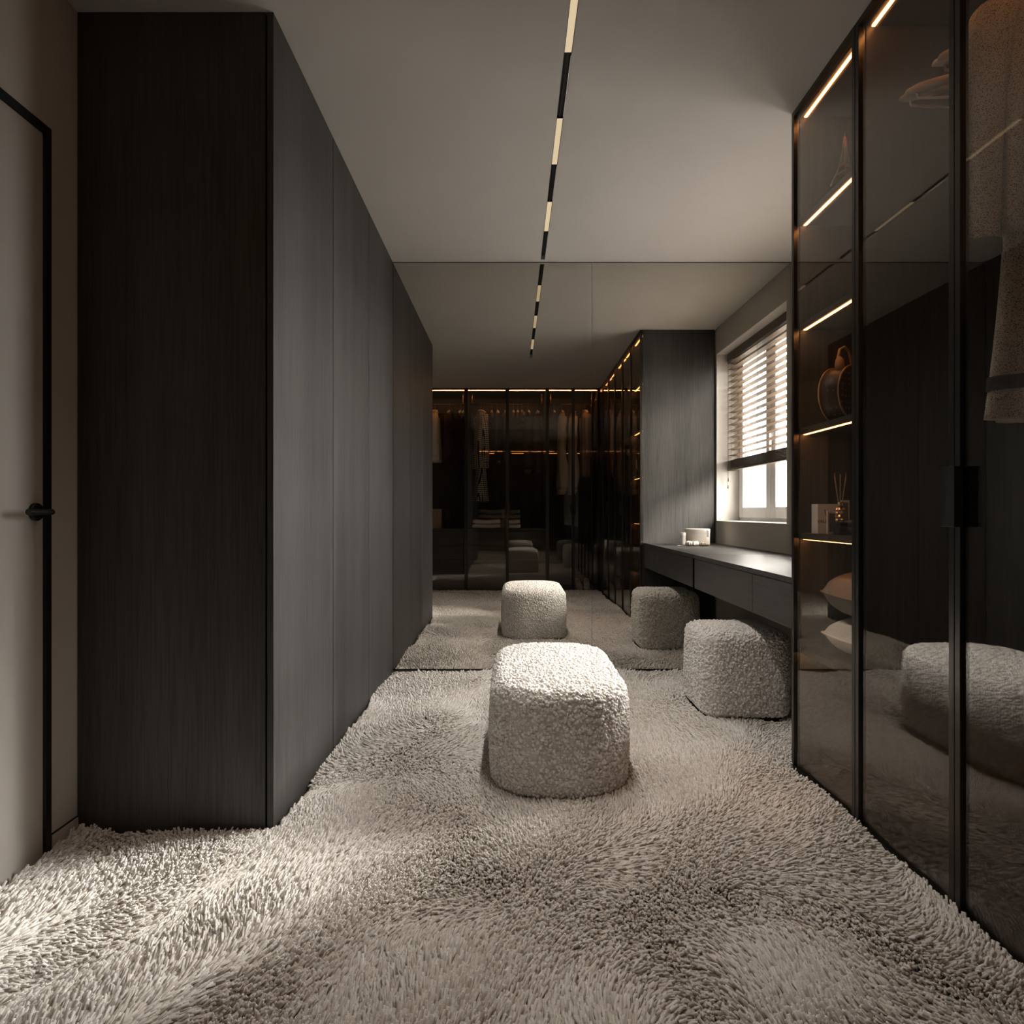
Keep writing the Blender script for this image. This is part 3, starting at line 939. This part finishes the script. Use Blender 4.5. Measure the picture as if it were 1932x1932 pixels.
hang_back(-0.088, lambda p, a: top_garment('slate_shirt', 'dark shirt hanging by the middle door joint', 'shirt', p, a, 'dark_cloth', 0.64, 0.19, 0.032, G), Q - 0.04, 'pale wooden hanger holding the dark shirt by the door joint')
copy_thing(h0, (0.02, yb, RAILZ), Q, 'empty wooden hanger closest to the middle door joint')
copy_thing(h0, (0.075, yb, RAILZ), Q, 'empty wooden hanger, second of three left of the slate trousers')
copy_thing(h0, (0.130, yb, RAILZ), Q, 'empty wooden hanger directly left of the slate trousers')
hang_back(0.212, lambda p, a: trousers('slate buttoned trousers, left of the pair', p, a, 'dark_cloth', 0.74, G, True), Q - 0.05, 'pale wooden hanger holding the left slate trousers')
hang_back(0.332, lambda p, a: trousers('slate buttoned trousers, right of the pair', p, a, 'dark_cloth', 0.74, G, True), Q - 0.05, 'pale wooden hanger holding the right slate trousers')
copy_thing(h0, (0.55, yb, RAILZ), Q, 'empty wooden hanger directly left of the beige trousers')
hang_back(0.655, lambda p, a: trousers('long beige trousers, left of the pair', p, a, 'beige', 1.0, G), Q - 0.04, 'pale wooden hanger holding the left beige trousers')
hang_back(0.80, lambda p, a: trousers('long beige trousers, right of the pair', p, a, 'beige', 1.0, G), Q - 0.04, 'pale wooden hanger holding the right beige trousers')
hang_back(0.96, lambda p, a: top_garment('rose_blouse', 'dusty rose long blouse at the right end of the wardrobe facing the mirror', 'blouse', p, a, 'rose', 0.86, 0.18, 0.045, G), Q - 0.04, 'pale wooden hanger holding the dusty rose blouse')

# right-hand units (rail parallel to Y, garments across it)
xr = XC + 0.30
GR = 'wooden hangers in the right-hand glass wardrobe'
def hang_right(Y, hl, maker=None, rz=0.0):
    make_hanger('clothes_hanger', hl, (xr, Y, RAILZ + 0.0), rz, GR, 0.205)
    if maker: maker((xr, Y, RAILZ), rz)
hang_right(1.985, 'empty wooden hanger in the right wardrobe, lowest and farthest of four', None, 0.1)
hang_right(1.925, 'empty wooden hanger in the right wardrobe, second farthest of four', None, -0.05)
hang_right(1.82, 'empty wooden hanger in the right wardrobe, third farthest of four', None, 0.06)
hang_right(1.775, 'empty wooden hanger in the right wardrobe, nearest the tweed suit', None, -0.04)
hang_right(1.60, 'wooden hanger holding the grey tweed suit', lambda p, a: top_garment('tweed_suit', 'grey tweed jacket and skirt hanging behind the right glass door', 'suit', p, a, 'tweed', 0.62, 0.205, 0.06, 'clothes in the right-hand wardrobe', 0.62, skirt=0.50, trim='charcoal'), 0.0)
hang_right(1.36, 'wooden hanger holding the white shirt', lambda p, a: top_garment('white_shirt', 'white shirt hanging in the right wardrobe in front of the tweed suit', 'shirt', p, a, 'white', 0.72, 0.19, 0.05, 'clothes in the right-hand wardrobe'), 0.05)
hang_right(0.95, 'wooden hanger holding the dark wool coat', lambda p, a: top_garment('wool_coat', 'dark wool coat hanging in the right unit nearest the back corner', 'coat', p, a, 'dark_cloth', 1.0, 0.2, 0.06, 'clothes in the right-hand wardrobe'), 0.05)
hang_right(0.70, 'wooden hanger holding the beige jacket', lambda p, a: top_garment('beige_jacket', 'beige jacket hanging in the right unit nearest the back corner', 'jacket', p, a, 'beige', 0.7, 0.2, 0.06, 'clothes in the right-hand wardrobe'), -0.05)
hang_right(0.48, 'wooden hanger holding the grey knit top', lambda p, a: top_garment('grey_top', 'grey knit top hanging in the right unit nearest the back corner', 'top', p, a, 'grey_cloth', 0.66, 0.2, 0.06, 'clothes in the right-hand wardrobe'), 0.1)

# ------------------------------------------------------------------ soft goods
def cushion_mesh(mb, hw, hd, h, seed, n=20, sq=0.55):
    """pillow: two bulging sheets that meet at a seam"""
    g = []
    for s in (1, -1):
        for i in range(n + 1):
            for j in range(n + 1):
                u, v = -1 + 2 * i / n, -1 + 2 * j / n
                b = max(0, (1 - u ** 4)) * max(0, (1 - v ** 4))
                z = h / 2 * (b ** sq)
                pin = 1 - 0.07 * (u * u * v * v)
                wob = 0.06 * noise.noise(Vector((u * 2 + seed, v * 2, s)))
                g.append((hw * u * pin, hd * v * pin, h / 2 + s * z * (1 + wob)))
    b0 = len(mb.v)
    mb.v += g
    N = (n + 1) ** 2
    for s in (0, 1):
        for i in range(n):
            for j in range(n):
                a = b0 + s * N + i * (n + 1) + j
                q = (a, a + n + 1, a + n + 2, a + 1)
                mb.f.append(q if s == 0 else tuple(reversed(q)))
    return mb

def cushion(label, loc, rz, hw, hd, h, mat, seed, group):
    r = thing('cushion', label, 'cushion', loc, rz, group)
    cushion_mesh(MB(), hw, hd, h, seed).build('cushion_body', mat, r, smooth=True)
    pts = []
    n = 40
    for k in range(n + 1):
        t = 8 * k / n
        s, f = int(t) % 8 // 2, (t % 2) / 2
        u, v = ((-1 + 2 * f, -1), (1, -1 + 2 * f), (1 - 2 * f, 1), (-1, 1 - 2 * f))[min(s, 3)] if k < n else (-1, -1)
        pin = 1 - 0.07 * (u * u * v * v)
        pts.append((hw * u * pin, hd * v * pin, h / 2))
    MB().tube(pts, 0.004, 6).build('piping', mat, r, smooth=True)
    return r

SH = lambda z: z + 0.0302     # top of a shelf
cushion('plump white cushion under the grey one in the glowing display wardrobe', (1.44, 2.275, SH(0.425)), 0.06, 0.27, 0.175, 0.15, 'white', 2, 'cushions in the display wardrobe')
cushion('grey velvet cushion lying on the white one in the glowing display wardrobe', (1.43, 2.28, SH(0.425) + 0.138), -0.05, 0.265, 0.175, 0.18, 'grey_cloth', 9, 'cushions in the display wardrobe')

def folded_blanket(label, loc, rz, hw, hd, h, mat, band):
    r = thing('folded_blanket', label, 'blanket', loc, rz, 'folded blankets')
    layers = 2
    for k in range(layers):
        hh_ = h / layers
        prof = []
        n = 16
        rings = []
        for i in range(n + 1):
            u = -1 + 2 * i / n
            x = hw * u * (1 - 0.02 * k)
            wob = 0.006 * math.sin(i * 1.3 + k * 2)
            hz_ = hh_ * 0.5 * (1.0 if abs(u) < 0.9 else 0.8)
            zz = hh_ * (k + 0.5) + 0.004 * math.sin(i * 0.8 + k)
            rings.append([(x, (hd + wob) * math.copysign(abs(math.cos(t)) ** 0.35, math.cos(t)), zz + hz_ * math.copysign(abs(math.sin(t)) ** 0.6, math.sin(t))) for t in [2 * PI * (j + 0.5) / 16 for j in range(16)]])
        MB().rings(rings).build('folded_layer', mat, r, smooth=True)
    bx0 = hw * 0.32
    rr = [[(x, (hd + 0.011) * math.copysign(abs(math.cos(t)) ** 0.3, math.cos(t)), h / 2 + (h / 2 + 0.006) * math.copysign(abs(math.sin(t)) ** 0.4, math.sin(t))) for t in [2 * PI * (j + 0.5) / 20 for j in range(20)]] for x in (bx0 - 0.05, bx0 + 0.03)]
    MB().rings(rr).build('woven_band', band, r, smooth=True)
    return r
DT = 0.775
folded_blanket('folded white blanket at the bottom of the stack on the drawers', (-0.20, YB - 0.24, DT), 0.0, 0.31, 0.17, 0.115, 'white', 'grey_cloth')
folded_blanket('folded grey blanket lying on top of the white blanket', (-0.16, YB - 0.25, DT + 0.123), 0.04, 0.27, 0.16, 0.12, 'grey_cloth', 'rose')

v = thing('glass_bottle', 'dark glass bottle on the drawers below the cream sweater', 'bottle', (-0.83, YB - 0.22, DT))
MB().lathe([(0.045, 0), (0.052, 0.01), (0.052, 0.10), (0.045, 0.14), (0.02, 0.175), (0.016, 0.20)], 28).build('bottle_body', 'amber', v, smooth=True)
MB().lathe([(0.019, 0.2005), (0.021, 0.205), (0.021, 0.23), (0.015, 0.236)], 20).build('stopper', 'black', v, smooth=True)

def paper_bag(label, loc, rz, w, dpt, h, mat, text=None, cord='ink'):
    r = thing('paper_bag', label, 'bag', loc, rz, 'paper carrier bags')
    t = 0.002
    mb = MB()
    mb.box(-w / 2, w / 2, -dpt / 2, -dpt / 2 + t, 0, h).box(-w / 2, w / 2, dpt / 2 - t, dpt / 2, 0, h)
    mb.box(-w / 2, -w / 2 + t, -dpt / 2 + t, dpt / 2 - t, 0, h).box(w / 2 - t, w / 2, -dpt / 2 + t, dpt / 2 - t, 0, h)
    mb.box(-w / 2 + t, w / 2 - t, -dpt / 2 + t, dpt / 2 - t, 0, t)
    mb.build('bag_body', mat, r)
    pts = [(-w * 0.22 + w * 0.44 * k / 12, -dpt / 2 - 0.003, h - 0.02 - 0.42 * h * math.sin(PI * k / 12)) for k in range(13)]
    MB().tube(pts, 0.0016, 6).build('cord_handle', cord, r, smooth=True)
    if text:
        cu = bpy.data.curves.new('lettering', 'FONT')
        cu.body = text
        cu.size = w * 0.19
        cu.align_x = 'CENTER'
        cu.extrude = 0.0003
        cu.materials.append(M['ink'])
        tmp = bpy.data.objects.new('lettering', cu)
        COL.objects.link(tmp)
        dg = bpy.context.evaluated_depsgraph_get()
        me = bpy.data.meshes.new_from_object(tmp.evaluated_get(dg))
        bpy.data.objects.remove(tmp)
        o = bpy.data.objects.new('lettering', me)
        COL.objects.link(o)
        o.parent = r
        o.location = (0, -dpt / 2 - 0.0005, h * 0.36)
        o.rotation_euler = (PI / 2, 0, 0)
    return r
paper_bag('white paper carrier bag with black lettering on the glowing display shelf', (1.205, 2.44, SH(0.875)), 0.0, 0.088, 0.05, 0.112, 'paper', 'VALENTINO')  # solid stand-in for the twice-reflected image of a bag on the back drawers
paper_bag('tan paper carrier bag at the left end of the drawers facing the mirror', (-1.0, YB - 0.26, DT), Q * 2, 0.16, 0.08, 0.25, 'tan')

# reed diffuser
rd = thing('reed_diffuser', 'cut-glass reed diffuser with thin sticks on the display shelf', 'diffuser', (1.187, 2.30, SH(0.875)))
box(-0.019, 0.019, -0.019, 0.019, 0.0, 0.045).build('bottle_base', 'amber', rd, bevel=0.003)
cb = MB()
for k in range(4):
    for j in range(4):
        a = 2 * PI * (j + 0.5 * (k % 2)) / 4
        cb.lathe([(0.003, -0.007), (0.008, 0.0), (0.003, 0.007)], 8, (0.0115 * math.cos(a), 0.0115 * math.sin(a), 0.053 + 0.0125 * k))
cb.build('cut_glass_neck', 'crystal', rd)
MB().lathe([(0.0075, 0.090), (0.008, 0.1), (0.0075, 0.112), (0.010, 0.114), (0.010, 0.118)], 16).build('bottle_collar', 'gold', rd, smooth=True)
for k in range(6):
    a = k * 1.05
    MB().tube([(0.003 * math.cos(a), 0.003 * math.sin(a), 0.085), (0.022 * math.cos(a), 0.022 * math.sin(a), 0.212 + 0.006 * (k % 3))], 0.0014, 6).build('reed', 'reed', rd)

# leaning picture cards behind the diffuser
for (X, Y, w, h, lab) in ((1.235, 2.355, 0.035, 0.125, 'tall white framed card leaning behind the reed diffuser'), (1.20, 2.375, 0.05, 0.085, 'small white card standing behind the reed diffuser')):
    r = thing('framed_card', lab, 'card', (X, Y, SH(0.875)), 0.2, 'cards on the display shelf')
    MB().box(-w / 2, w / 2, 0, 0.006, 0, h).build('card_frame', 'paper', r, bevel=0.001)
    box(-w / 2 + 0.006, w / 2 - 0.006, -0.001, -0.0002, 0.008, h - 0.008).build('card_print', 'grey_cloth', r)
r = folded_blanket('small folded grey scarf on the display shelf beside the reed diffuser', (1.32, 2.26, SH(0.875)), 0.1, 0.10, 0.07, 0.05, 'grey_cloth', 'white')
r['category'] = 'scarf'; r.name = 'folded_scarf'; del r['group']

# round patterned handbag
hb = thing('round_handbag', 'round brown patterned handbag with tan trim on the display shelf', 'handbag', (1.215, 2.325, SH(1.285)), 0.55)
R_ = 0.098
def disc_y(prof, n=40, cz=0.102):
    return MB().rings([[(rr * math.cos(2 * PI * k / n), y, cz + rr * math.sin(2 * PI * k / n)) for k in range(n)] for rr, y in prof])
disc_y([(0.02, -0.043), (R_ * 0.9, -0.042), (R_, -0.036), (R_ + 0.002, 0.0), (R_, 0.036), (R_ * 0.9, 0.042), (0.02, 0.043)]).build('bag_body', 'monogram', hb, smooth=True)
for y in (-0.037, 0.037):
    n = 48
    MB().tube([((R_ + 0.001) * math.cos(2 * PI * k / n), y, 0.102 + (R_ + 0.001) * math.sin(2 * PI * k / n)) for k in range(n + 1)], 0.0035, 8).build('piping', 'leather', hb, smooth=True)
ah = MB().tube([(-0.045, 0, 0.185), (-0.043, 0, 0.225), (-0.03, 0, 0.262), (0, 0, 0.275), (0.03, 0, 0.262), (0.043, 0, 0.225), (0.045, 0, 0.185)], 0.0045, 8).build('top_handle', 'leather', hb, smooth=True)
MB().lathe([(0.003, 0.0), (0.013, -0.01), (0.016, -0.035), (0.012, -0.05), (0.003, -0.052)], 12, (-0.05, -0.012, 0.232)).build('leather_tag', 'leather', ah, smooth=True)

# small tower statuette
tw_ = thing('tower_statuette', 'small brass lattice tower statuette on the top display shelf', 'figurine', (1.165, 2.225, SH(2.105)), 0.4)
for sx in (-1, 1):
    for sy in (-1, 1):
        pts = [(sx * wv, sy * wv, z) for wv, z in ((0.032, 0), (0.02, 0.035), (0.012, 0.065), (0.006, 0.11), (0.002, 0.165))]
        MB().tube(pts, 0.003, 6, radii=[0.0045, 0.004, 0.0032, 0.0025, 0.0015]).build('tower_leg', 'gold', tw_, smooth=True)
box(-0.024, 0.024, -0.024, 0.024, 0.031, 0.036).build('tower_platform', 'gold', tw_)
box(-0.015, 0.015, -0.015, 0.015, 0.062, 0.066).build('tower_platform', 'gold', tw_)
MB().lathe([(0.0015, 0.165), (0.003, 0.168), (0.001, 0.185)], 8).build('tower_mast', 'gold', tw_)

# ------------------------------------------------------------------ desk-top things (seen in the mirror)
ZD = 0.7202
bo = thing('round_box', 'round cream lidded box on the floating desk', 'box', (1.50, 2.86, ZD))
MB().lathe([(0.094, 0), (0.095, 0.003), (0.095, 0.098)], 48).build('box_body', 'box', bo)
MB().lathe([(0.0965, 0.0985), (0.097, 0.10), (0.097, 0.128), (0.094, 0.131)], 48).build('box_lid', 'box', bo)
MB().tube([(0.05, 0.084, 0.118), (0.05, 0.0985, 0.118), (0.05, 0.0985, 0.07), (0.062, 0.0905, 0.07), (0.062, 0.0905, 0.118)], 0.0025, 6).build('box_clasp', 'ink', bo)
ja = thing('cosmetic_jar', 'slim cream cylinder jar beside the round box on the desk', 'jar', (1.372, 2.90, ZD))
MB().lathe([(0.0195, 0), (0.02, 0.002), (0.02, 0.078)], 28).build('jar_body', 'box', ja)
MB().lathe([(0.021, 0.0785), (0.0215, 0.08), (0.0215, 0.1), (0.02, 0.102)], 28).build('jar_lid', 'paper', ja)
def scrunchie(label, loc, R, r, mat, seed):
    o = thing('scrunchie', label, 'scrunchie', loc, 0, 'scrunchies on the desk')
    n, m = 96, 14
    rings = []
    for i in range(n):
        t = 2 * PI * i / n
        rr = r * (0.84 + 0.18 * math.sin(17 * t + seed) + 0.08 * math.sin(29 * t))
        c0 = R + 0.12 * r * math.sin(9 * t)
        rings.append([((c0 + rr * math.cos(2 * PI * j / m)) * math.cos(t), (c0 + rr * math.cos(2 * PI * j / m)) * math.sin(t), r + rr * 0.95 * math.sin(2 * PI * j / m)) for j in range(m)])
    rings.append(rings[0])
    MB().rings(rings, cap=False).build('fabric_ring', mat, o, smooth=True)
scrunchie('ivory satin scrunchie on the desk in front of the round box', (1.42, 2.985, ZD), 0.032, 0.0195, 'scrunchie', 0)
scrunchie('brown spotted scrunchie on the desk in front of the round box', (1.515, 2.99, ZD), 0.024, 0.0155, 'leopard', 2)
hc = thing('hair_comb', 'thin pale comb lying on the desk beside the slim jar', 'comb', (1.345, 2.96, ZD), 0.15)
box(-0.035, 0.035, 0.0, 0.008, 0.0, 0.004).build('comb_spine', 'paper', hc)
tt = MB()
for k in range(18):
    tt.box(-0.033 + 0.0038 * k, -0.031 + 0.0038 * k, 0.0081, 0.024, 0.0005, 0.003)
tt.build('comb_teeth', 'paper', hc)

# ------------------------------------------------------------------ sneakers on the wardrobe floor
def sneaker(label, loc, rz):
    o = thing('sneaker', label, 'shoe', loc, rz, 'white sneakers on the wardrobe floor')
    sole = [(-0.13, 0.028), (-0.11, 0.036), (-0.05, 0.034), (0.02, 0.038), (0.08, 0.044), (0.12, 0.036), (0.14, 0.018)]
    def outline(sc):
        return [(x, -w_ * sc) for x, w_ in sole] + [(x, w_ * sc) for x, w_ in reversed(sole)]
    MB().rings([[(x, y, 0.0) for x, y in outline(0.96)], [(x, y, 0.012) for x, y in outline(1.0)], [(x, y, 0.028) for x, y in outline(0.98)]]).build('sole', 'paper', o, smooth=True)
    rings = []
    for k, (x, w_, h_) in enumerate(((-0.128, 0.024, 0.085), (-0.11, 0.033, 0.125), (-0.07, 0.036, 0.125), (-0.03, 0.036, 0.10), (0.02, 0.037, 0.075), (0.07, 0.041, 0.055), (0.11, 0.035, 0.046), (0.135, 0.018, 0.035))):
        rings.append([(x, w_ * math.copysign(abs(math.cos(t)) ** 0.7, math.cos(t)), 0.0282 + (h_ - 0.028) * 0.5 * (1 + math.copysign(abs(math.sin(t)) ** 0.7, math.sin(t)))) for t in [2 * PI * j / 16 for j in range(16)]])
    MB().rings(rings).build('upper', 'shoe', o, smooth=True)
    for k in range(4):
        x = -0.035 + 0.024 * k
        z = 0.108 - 0.016 * k
        MB().tube([(x, -0.026, z - 0.012), (x + 0.004, -0.012, z + 0.0), (x + 0.008, 0.012, z + 0.0), (x + 0.01, 0.026, z - 0.014)], 0.003, 6).build('lace', 'ink', o, smooth=True)
    return o
ZF = ZB + 0.0302
s0 = sneaker('white sneaker with dark laces, left one of the pair on the wardrobe floor', (0.86, YB - 0.21, ZF), Q - 0.1)
copy_thing(s0, (0.97, YB - 0.20, ZF), Q + 0.08, 'white sneaker with dark laces, right one of the pair on the wardrobe floor')
